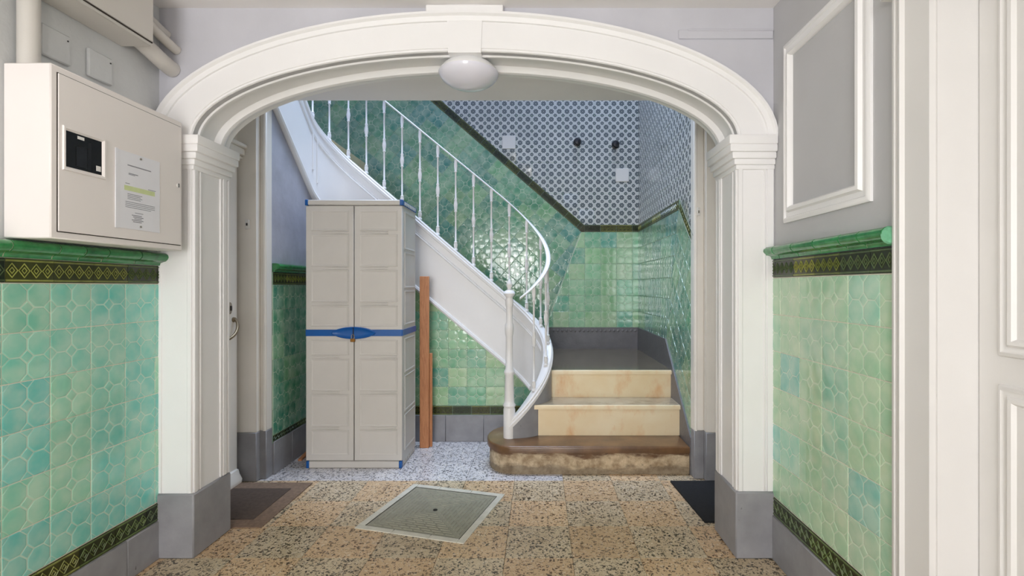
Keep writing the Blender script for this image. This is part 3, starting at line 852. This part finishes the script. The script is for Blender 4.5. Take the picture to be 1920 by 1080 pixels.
# ------------------------------------------------------------------ staircase
st = empty('staircase', 'marble winding staircase with white curved string and grey plinth', 'staircase')
def step_slab(poly, z0, z1, bev, mats, name, par, mi_top):
    b = bmesh.new(); lo = [b.verts.new((x, y, z0)) for x, y in poly]; hi = [b.verts.new((x, y, z1)) for x, y in poly]
    n = len(poly)
    for i in range(n):
        f = b.faces.new((lo[i], lo[(i+1) % n], hi[(i+1) % n], hi[i]))
    b.faces.new(lo[::-1]); t = b.faces.new(hi); t.material_index = mi_top
    ed = [e for e in b.edges if all(abs(v.co.z-z1) < 1e-6 for v in e.verts)]
    if bev: bmesh.ops.bevel(b, geom=ed, offset=bev, segments=3, affect='EDGES', profile=.5)
    m = M(); mp = {}
    for v in b.verts: mp[v] = m.bm.verts.new(v.co)
    for f in b.faces:
        q = m.bm.faces.new([mp[v] for v in f.verts]); q.material_index = f.material_index
    b.free(); return m.build(name, mats, par)
# bottom step with half-round end
def bull(x0, xr, yf, yb, r):
    cx, cy = x0+r, (yf+yb)/2; R = (yb-yf)/2
    p = [(xr, yf)]
    for k in range(13):
        a = math.pi/2+math.pi*k/12; p.append((cx+r*math.cos(a), cy-R*math.sin(a)))
    return p+[(xr, yb)]
s1 = empty('step', None, None); s1.parent = st
s1['label'] = 'brown stained bottom step with rounded end'
step_slab(bull(-.335, RR-.018, 3.272, 3.75, .17), 0, .142, 0, ('step1',), 'riser', s1, 0)
step_slab(bull(-.352, RR-.018, 3.255, 3.77, .18), .140, .182, .012, ('step1top', 'step1top'), 'tread', s1, 1)
def step(xl, xr, y, z0, z1, yb, top):
    e = empty('step', None, None); e.parent = st
    M().box(xl+.006, xr, y+.022, y+.06, z0, z1-.028).build('riser', 'marble', e)
    step_slab([(xr, y), (xr, yb), (xl, yb), (xl, y)], z1-.030, z1, .006, ('marble', top), 'tread', e, 1)
    return e
step(-.058, RR-.018, 3.475, .182, .394, 3.80, 'marbletop')
step(.062, RR-.018, 3.705, .394, ZLAND, 4.0, 'marbletop')
M().box(-.25, RR-.018, 4.016, YBK-.017, ZLAND-.06, ZLAND-.0005).build('landing', 'landing', st)
sl = step_slab([(RR-.018, 3.73), (RR-.018, 4.03), (.04, 4.03), (.075, 3.73)], ZLAND-.02, ZLAND+.0008, 0, ('marbletop', 'landing'), 'landing_front', st, 1)
k = 0; x = -.1; z = ZLAND
while x > -1.9:
    z += .2
    e = empty('step', None, None); e.parent = st
    M().box(x-.27, x+.015, PY+.03, YBK-.017, z-.03, z, .004).build('tread', 'marble', e)
    M().box(x-.03, x, PY+.03, YBK-.017, z-.2, z-.028).build('riser', 'marble', e)
    x -= .235
M().box(-2.74, x+.3, 4.02, YBK-.02, z+.1, z+.2).build('upper_landing', 'marble', st)
# stair soffit
m = M(); m.rings([[V((PX0-s, y, BOT(s)+o)) for y, o in ((PY, .03), (YBK-.02, .03), (YBK-.02, .08), (PY, .08))] for s in (.15, 1.7)])
m.build('soffit', 'lav', st)
# string: white curved face
def sweep(m, s0, s1, n, prof, mi=0, smooth=True):
    """prof(s) -> list of (outward, z)"""
    rg = []
    for k in range(n+1):
        s = s0+(s1-s0)*k/n; p, nn = path(s)
        rg.append([V((p.x+nn.x*d, p.y+nn.y*d, z)) for d, z in prof(s)])
    m.rings(rg, mi=mi, smooth=smooth)
T = .024
m = M(); sweep(m, -.46, SEND, 90, lambda s: [(-T, max(BOT(s), .2)), (T, max(BOT(s), .2)), (T, TOP(s)-.02), (-T, TOP(s)-.02)])
sg = m.build('string', 'white', st)
m = M(); sweep(m, -.845, SEND, 100, lambda s: [(-.034, TOP(s)-.058), (-.026, TOP(s)-.06), (.026, TOP(s)-.06), (.034, TOP(s)-.056), (.036, TOP(s)-.032), (.028, TOP(s)-.022), (.030, TOP(s)-.010), (.022, TOP(s)), (-.022, TOP(s)), (-.030, TOP(s)-.010), (-.028, TOP(s)-.022), (-.036, TOP(s)-.032)])
m.build('cap_moulding', 'white', sg)
m = M(); sweep(m, -.3, SEND, 90, lambda s: [(T-.002, TOP(s)-.150), (T+.006, TOP(s)-.146), (T+.008, TOP(s)-.138), (T+.003, TOP(s)-.130), (T+.006, TOP(s)-.122), (T-.002, TOP(s)-.116)])
m.build('face_moulding', 'white', sg)
m = M(); sweep(m, -.16, SEND, 80, lambda s: [(T-.01, BOT(s)-.012), (T+.010, BOT(s)-.010), (T+.016, BOT(s)+.006), (T+.010, BOT(s)+.024), (T-.002, BOT(s)+.030)])
m.build('foot_moulding', 'white', sg)
m = M(); s_ = PL+QR*1.35
p, nn = path(s_)
m.tube([(p.x+nn.x*(T+.004), p.y+nn.y*(T+.004), BOT(s_)+.17), (p.x+nn.x*(T+.004), p.y+nn.y*(T+.004), TOP(s_)-.13)], .008, 6)
p, nn = path(s_-.05)
m.tube([(p.x+nn.x*(T+.003), p.y+nn.y*(T+.003), BOT(s_)+.08), (p.x+nn.x*(T+.003), p.y+nn.y*(T+.003), TOP(s_)-.16)], .006, 6)
m.build('joint_bead', 'white', sg)
m = M(); sweep(m, -.83, -.30, 40, lambda s: [(-T, .17), (T, .17), (T, TOP(s)-.055), (-T, TOP(s)-.055)])
m.build('grey_plinth', 'plinth', st)

# balustrade
ba = empty('balustrade', 'white iron balustrade with turned balusters curling to the newel post', 'balustrade')
BL = 1.0
bp = [(0, 0), (.016, 0), (.016, .018), (.011, .024), (.0145, .05), (.015, .07), (.011, .085), (.014, .094), (.0068, .105), (.0068, .42), (.013, .43), (.0095, .442), (.014, .475), (.0155, .50), (.014, .52), (.0095, .555), (.013, .567), (.0068, .58), (.0066, .86), (.013, .868), (.009, .88), (.0135, .93), (.012, .97), (.010, 1.0), (0, 1.0)]
bme = None
svals = [.029+.139*k for k in range(-5, 16)]
svals[0] = -.668
for s in svals:
    if s > SEND-.05: continue
    p, nn = path(s); z0 = TOP(s)-.004; z1 = RAIL(s)-.006
    if bme is None: bme = M().lathe(bp, (0, 0, 0), 8).mesh('baluster', ('white',))
    link(bme, 'baluster', ba, mat=Matrix.Translation((p.x, p.y, z0)) @ Matrix.Diagonal((1, 1, z1-z0, 1)))
m = M(); sweep(m, -.775, SEND, 110, lambda s: [((.0165*(1 if s > -.74 else .5))*math.cos(2*math.pi*k/12), RAIL(s)+.0085*math.sin(2*math.pi*k/12)) for k in range(12)])
m.build('handrail', 'white', ba)
NX, NY, NZ = -.198, 3.452, .182
m = M()
prof = [(0, 0), (.040, 0), (.040, .19), (.036, .205), (.042, .212), (.042, .222), (.034, .235), (.033, .25), (.029, .42), (.034, .43), (.037, .44), (.034, .45), (.026, .465), (.023, .68), (.029, .70), (.031, .73), (.029, .76), (.022, .775), (.021, .88), (.027, .895), (.027, .93), (.021, .94), (.03, .955)]
m.lathe(prof+[(0, .956)], (NX, NY, NZ), 14)
nw = m.build('newel_post', 'white', ba)
m = M(); m.lathe([(0, .95), (.034, .955), (.040, .97), (.034, .985), (.016, .995), (.012, 1.005), (.020, 1.02), (.018, 1.04), (.010, 1.055), (.006, 1.065), (0, 1.068)], (NX, NY, NZ), 14)
m.build('finial', 'white', nw)

# ------------------------------------------------------------------ plastic cabinet
cb = empty('storage_cabinet', 'tall light grey plastic cabinet with blue band under the stair', 'cabinet')
CX0, CX1, CF, CBK, CH = -1.540, -.897, 3.378, 3.745, 1.772
cm = (CX0+CX1)/2
m = M(); m.box(CX0+.004, CX1-.004, CF+.022, CBK, .03, CH-.03, .004)
m.build('body', 'cab', cb)
m = M(); m.box(CX0, CX1, CF-.002, CBK+.006, CH-.036, CH, .006); m.build('top_cap', 'cab', cb)
m = M(); m.box(CX0+.008, CX1-.008, CF, CBK, 0, .046, .004); m.build('base', 'cab', cb)
for x in (CX0, CX1-.018): M().box(x-.002, x+.02, CF-.004, CF+.02, CH-.037, CH+.001, .003).build('top_corner', 'blue', cb)
for x in (CX0+.006, CX1-.026): M().box(x, x+.02, CF-.003, CF+.03, 0, .047, .003).build('base_corner', 'blue', cb)
for k in range(7): M().box(CX1-.001, CX1+.004, CF+.04+k*.045, CF+.068+k*.045, CH-.03, CH-.008, .001).build('vent_slot', 'tag', cb)
m = M(); m.box(CX1-.002, CX1+.002, CF+.02, CBK, CH-.036, CH-.003); m.build('vent_rail', 'blue', cb)
for k in range(6): M().box(CX1-.010, CX1-.003, CF+.05+k*.052, CF+.07+k*.052, .012, .04, .001).build('base_slot', 'cab', cb)
BZ0, BZ1 = .872, .915
def cab_panel(m, fr, u0, u1, v0, v1):
    rect_frame(m, fr, u0, u1, v0, v1, [(0, 0), (.002, .005), (.005, .005), (.013, -.0005)])
FC = frame((0, CF, 0), (1, 0, 0), (0, 0, 1), (0, -1, 0))
for k in range(2):
    a = CX0+.004 if k == 0 else cm+.0025; b = cm-.0025 if k == 0 else CX1-.004
    d = M().box(a, b, CF, CF+.022, .05, CH-.04, .003).build('door', 'cab', cb)
    i0, i1 = a+.035, b-.03
    def panels(z0, z1, cuts):
        zs = [z0]+list(cuts)+[z1]
        for p_, q_ in zip(zs, zs[1:]): m = M(); cab_panel(m, FC, i0, i1, p_+.012, q_-.012); m.build('panel_relief', 'cab', d)
    panels(.075, .86, (.265, .50, .735)); panels(.925, CH-.06, (1.085, 1.32, 1.555))
    for c in (.265, .50, .735, 1.085, 1.32, 1.555):
        for dz in (-.007, .006):
            up = c > .9
            xa, xb = (i0+.06, i1) if (k == 0) == up else (i0, i1-.06)
            ext = .02
            m = M(); m.rings([[V((xa, CF+.001, c+dz-.001)), V((xa, CF+.001, c+dz+.001)), V((xb, CF+.001, c+dz+.003)), V((xb, CF+.001, c+dz-.003))], [V((xa+.02, CF-.002, c+dz)), V((xa+.02, CF-.001, c+dz+.0005)), V((xb-.01, CF-.008, c+dz+.001)), V((xb-.01, CF-.008, c+dz-.001))]]); m.build('rib', 'cab', d)
    M().box(a-.001, b+.001, CF-.004, CF+.01, BZ0, BZ1, .002).build('band', 'blue', d)
M().box(CX1-.005, CX1+.001, CF+.002, CBK, BZ0+.002, BZ1-.002).build('side_band', 'blue', cb)
# side panels
FCS = frame((CX1-.004, 0, 0), (0, 1, 0), (0, 0, 1), (1, 0, 0))
for z0, z1 in ((.10, .34), (.36, .60), (.62, .85), (.94, 1.17), (1.19, 1.43), (1.45, 1.70)):
    m = M(); cab_panel(m, FCS, CF+.06, CBK-.03, z0, z1); m.build('side_panel_relief', 'cab', cb)
# lens-shaped handle
m = M(); hz = (BZ0+BZ1)/2
def lens(w, h, y): return [V((cm+w*math.cos(2*math.pi*k/40), y, hz+h*abs(math.sin(2*math.pi*k/40))**1.3*(1 if k < 20 else -1))) for k in range(40)]
m.rings([lens(.145, .040, CF+.002), lens(.145, .040, CF-.012), lens(.138, .036, CF-.016), lens(.120, .028, CF-.010), lens(.08, .012, CF-.008)], smooth=True)
hd = m.build('handle', 'blue', cb)
M().box(cm-.0015, cm+.0015, CF-.0185, CF-.004, hz-.038, hz+.038).build('handle_split', 'gap', hd)
pk = empty('padlock', 'small brass padlock hanging from the blue cabinet handle', 'padlock')
M().box(cm-.018, cm+.012, CF-.022, CF-.006, .835, .858, .003).build('lock_body', 'brass', pk)
m = M(); m.tube([(cm-.012, CF-.014, .856), (cm-.012, CF-.014, .875), (cm-.008, CF-.014, .884), (cm+.002, CF-.014, .884), (cm+.006, CF-.014, .875), (cm+.006, CF-.014, .856)], .0025, 6)
m.build('shackle', 'steel', pk)
# black object between cabinet and wall
m = M(); m.tube([(-1.60, 3.70, .27), (-1.60, 3.70, .31), (-1.60, 3.70, .55), (-1.60, 3.70, .60)], [.02, .035, .035, .01], 12)
m.build('broom_head', 'black', label='black bristle end poking out behind the grey cabinet', cat='broom')
m = M(); m.rings([[V((-1.655, 3.52, .0)), V((-1.63, 3.52, .0)), V((-1.63, 3.52, .012)), V((-1.655, 3.52, .012))], [V((-1.66, 3.93, .05)), V((-1.635, 3.93, .05)), V((-1.635, 3.93, .062)), V((-1.66, 3.93, .062))]])
m.build('wood_lath', 'wood', label='thin wooden lath on the floor along the grey baseboard', cat='lath')

# wooden boards beside the cabinet
m = M(); m.box(-.884, -.815, 3.80, 3.825, 0, 1.275, .003); m.build('wooden_board', 'wood', label='tall reddish wooden board standing beside the grey cabinet', cat='board')
m = M(); m.box(-.845, -.797, 3.83, 3.85, 0, .70, .003); m.build('wooden_board', 'wood', label='shorter wooden board behind the tall reddish one', cat='board')

# ------------------------------------------------------------------ floor things
ml = empty('doormat', 'brown doormat with dark centre before the left door', 'doormat')
M().box(-1.835, -1.376, 2.54, 3.12, .0, .006, .002).build('border', 'matb', ml)
M().box(-1.80, -1.460, 2.62, 3.02, .004, .010, .002).build('pile', 'matd', ml)
m = M(); m.rings([[V((.806, 3.135, z)), V((.842, 2.598, z)), V((1.13, 2.598, z)), V((1.13, 3.135, z))] for z in (0, .011)])
m.build('rubber_mat', 'black', label='black rubber mat on the floor before the right pier', cat='doormat')
# inspection cover
hc = empty('inspection_cover', 'square grey metal inspection cover set in a pale stone frame', 'floor hatch')
HA = math.radians(-15.6); HM = Matrix.Translation((-.554, 2.744, 0)) @ Matrix.Rotation(HA, 4, 'Z')
hs, fw = .293, .035
def hbox(m, x0, x1, y0, y1, z0, z1, bev=0, mi=0):
    t = M(); t.box(x0, x1, y0, y1, z0, z1, bev)
    m.merge(t.bm, mi, HM)
for q in range(4):
    R = Matrix.Rotation(q*math.pi/2, 4, 'Z')
    cuts = [-hs, -.09, .11, hs-fw]
    for a, b in zip(cuts, cuts[1:]):
        t = M(); t.box(a+.0012, b-.0012, -hs, -hs+fw, -.01, .004, .0015)
        for v in t.bm.verts: v.co = HM @ R @ v.co
        t.build('frame_stone', 'stonef', hc)
m = M(); i = hs-fw-.004; hbox(m, -i, i, -i, i, -.01, .001, .001); cv = m.build('cover_plate', 'cover', hc)
m = M(); i2 = hs-fw
for q in range(4):
    R = Matrix.Rotation(q*math.pi/2, 4, 'Z'); 
    t = M(); t.box(-i2, i2, -i2, -i2+.004, -.01, .0018)
    for v in t.bm.verts: v.co = HM @ R @ v.co
    m.merge(t.bm)
m.build('cover_gap', 'gap', hc)
m = M()
for q in range(4):
    R = Matrix.Rotation(q*math.pi/2, 4, 'Z')
    for k in range(10):
        y = -i+.02+k*.021; hw = abs(y)-.008
        nseg = max(1, int(hw*2/.055)); L = hw*2/nseg
        for j in range(nseg):
            x = -hw+j*L
            t = M(); t.rings([[V((x+.004, y-.005, .0005)), V((x+L-.004, y-.005, .0005)), V((x+L-.004, y+.005, .0005)), V((x+.004, y+.005, .0005))], [V((x+.007, y-.002, .0034)), V((x+L-.007, y-.002, .0034)), V((x+L-.007, y+.002, .0034)), V((x+.007, y+.002, .0034))]])
            for v in t.bm.verts: v.co = HM @ R @ v.co
            m.merge(t.bm)
tb_ = m.build('tread_bars', 'cover', cv); tb_['kind'] = 'stuff'
m = M(); m.lathe([(0, .001), (.012, .001), (.012, .004), (.008, .0045), (0, .0045)], HM @ V((0, 0, 0)), 12); m.build('lift_bolt', 'iron', cv)

# ------------------------------------------------------------------ meter box on the left wall
eb = empty('meter_box', 'white enamel meter box with small window hung on the left wall', 'meter box')
BX, B0, B1, BZa, BZb = -1.535, 1.610, 2.205, 1.352, 1.905
m = M(); m.box(XL+.001, BX, B0, B1, BZa, BZb, .004); m.build('body', 'box', eb)
FE = frame((BX, 0, 0), (0, 1, 0), (0, 0, 1), (1, 0, 0))
m = M(); m.box(BX-.002, BX+.0015, B0+.020, B1-.012, BZa+.022, BZb-.022); m.build('door_gap', 'gap', eb)
WY0, WY1, WZ0, WZ1 = 1.652, 1.800, 1.583, 1.712
m = M(); a0, a1, c0, c1 = B0+.023, B1-.015, BZa+.025, BZb-.025
for (ya, yb, za, zb) in ((a0, WY0, c0, c1), (WY1, a1, c0, c1), (WY0, WY1, c0, WZ0), (WY0, WY1, WZ1, c1)): m.box(BX-.001, BX+.005, ya, yb, za, zb)
ed = m.build('door', 'box', eb)
m = M(); rect_frame(m, FE, WY0-.008, WY1+.008, WZ0-.008, WZ1+.008, [(0, .004), (.002, .010), (.008, .010), (.014, .004)]); m.build('window_frame', 'box', ed)
M().box(BX-.001, BX+.0035, WY0, WY1, WZ0, WZ1).build('window_glass', 'glass', ed)
M().box(BX+.003, BX+.0045, 1.695, 1.735, 1.60, 1.665).build('meter_face', 'iron', ed); M().box(BX+.003, BX+.0042, 1.74, 1.752, 1.595, 1.69).build('meter_rail', 'iron', ed)
M().box(BX+.003, BX+.0045, 1.70, 1.725, 1.69, 1.70).build('meter_label', 'tag', ed); M().box(BX+.003, BX+.0045, 1.772, 1.790, 1.60, 1.618).build('meter_label', 'tag', ed)
m = M(); m.lathe([(0, 0), (.009, 0), (.009, .004), (0, .005)], (BX+.004, 2.172, 1.628), 12, axis='X'); lk = m.build('lock', 'tag', ed)
M().box(BX+.008, BX+.0095, 2.170, 2.174, 1.620, 1.636).build('keyhole', 'iron', lk)
pp = empty('notice_sheet', 'printed notice in a clear sleeve pinned to the meter box', 'notice')
PY0, PY1, PZ0, PZ1 = 1.853, 2.065, 1.415, 1.700
M().box(BX+.0056, BX+.007, PY0, PY1, PZ0, PZ1, .0004).build('sheet', 'paper', pp)
M().box(BX+.0056, BX+.0085, PY0-.006, PY0+.008, PZ0-.002, PZ1+.002, .001).build('sleeve_edge', 'paper', pp)
m = M()
def line(z, a, b, h=.0022): m.box(BX+.0068, BX+.0074, PY0+a, PY0+b, z-h/2, z+h/2)
line(1.652, .05, .165, .004); line(1.622, .055, .10, .003); line(1.618, .055, .085, .002); line(1.583, .04, .06); line(1.578, .15, .19)
for k in range(4): line(1.545-k*.006, .05, .12-.008*(k % 2))
for k in range(4): line(1.515-k*.0065, .04, .185-.02*(k == 3))
line(1.478, .085, .125)
for k in range(5): line(1.468-k*.006, .07+.006*(k % 3), .118+.008*(k % 2), .003)
m.build('printed_lines', 'ink', pp, kind='stuff')
m = M(); m.box(BX+.0066, BX+.0072, PY0+.035, PY0+.185, 1.557, 1.575); m.build('highlighter_mark', 'hilite', pp)
for z in (1.688, 1.428): M().lathe([(0, 0), (.004, 0), (.004, .003), (0, .004)], (BX+.007, 1.965, z), 8, axis='X').build('pin', 'steel', pp)
# vertical conduit
m = M(); m.lathe([(.029, 0), (.029, 2.166-1.906)], (-1.648, 1.655, 1.906), 16)
cd = m.build('conduit_pipe', 'trunk', label='thick pale vertical pipe rising from the meter box', cat='pipe')
# covered boxes in the plaster
for y0, y1, z0, z1, lb in ((1.722, 1.830, 1.985, 2.09, 'painted cover plate nearer the vertical pipe above the meter box'), (1.904, 2.011, 1.985, 2.09, 'painted cover plate nearer the arch above the meter box')):
    m = M(); m.box(XL+.0005, XL+.014, y0, y1, z0, z1, .004); o = m.build('cover_plate', 'grey', label=lb, cat='cover plate')
    M().lathe([(0, 0), (.003, 0), (.003, .002), (0, .002)], (XL+.014, y1-.012, z1-.02), 8, axis='X').build('screw', 'iron', o)
# trunking box near the ceiling and the pipes behind it
tr = empty('trunking_box', 'grey enamel trunking box below the ceiling on the left wall', 'trunking')
m = M(); m.box(XL+.001, -1.563, .2, 2.067, 2.168, ZC-.002, .003); m.build('body', 'trunk', tr)
m = M(); m.box(-1.563, -1.5565, .2, 2.069, 2.185, ZC-.003, .002); m.build('lid', 'trunk', tr)
m = M(); m.box(-1.564, -1.5585, .2, 2.0675, 2.181, 2.186); m.build('lid_gap', 'gap', tr)
for x, z, r, e, lb in ((-1.632, 2.175, .034, 2.16, 'thick grey pipe leaving the trunking box low by the arch'), (-1.615, 2.262, .02, 2.25, 'middle grey pipe running from trunking box into the arch wall'), (-1.66, 2.33, .02, 2.33, 'thin upper grey pipe between trunking box and ceiling')):
    pts = [(x, 2.071, z+.036), (x, 2.10, z+.03), (x, 2.14, z+.02), (x+.006, 2.19, z+.002), (x+.008, 2.25, z-.012), (x+.008, YA-.002, z-.014)]
    m = M(); m.tube(pts, r, 12); m.build('pipe', 'trunk', label=lb, cat='pipe', group='pipes behind the trunking box')

# ------------------------------------------------------------------ lamp under the keystone
lp = empty('ceiling_lamp', 'round white opal dome lamp under the arch keystone', 'lamp')
LX, LY, LZ = ACX, 2.385, 2.232
m = M(); m.lathe([(0, .002), (.10, .002), (.118, -.012), (.133, -.03), (.135, -.042), (.125, -.046), (0, -.046)], (LX, LY, LZ), 40); m.build('lamp_base', 'lampw', lp)
dp = []
for k in range(13):
    a = math.pi/2*k/12; dp.append((.139*math.cos(a) if k < 12 else 0, -.040-.072*math.sin(a)**1.15))
m = M(); m.lathe(dp, (LX, LY, LZ), 40); m.build('lamp_dome', 'opal', lp)

# lamp fitting added around the fill light (behind the camera)
pn = empty('added_fill_lamp', 'added unseen fill lamp hanging behind the viewer', 'lamp')
M().tube([(-.42, -.25, 1.83), (-.42, -.25, ZC)], .004, 6).build('cord', 'black', pn)
M().lathe([(0, .09), (.02, .09), (.024, .05), (.02, .0), (0, 0)], (-.42, -.25, 1.75), 12).build('socket', 'iron', pn)
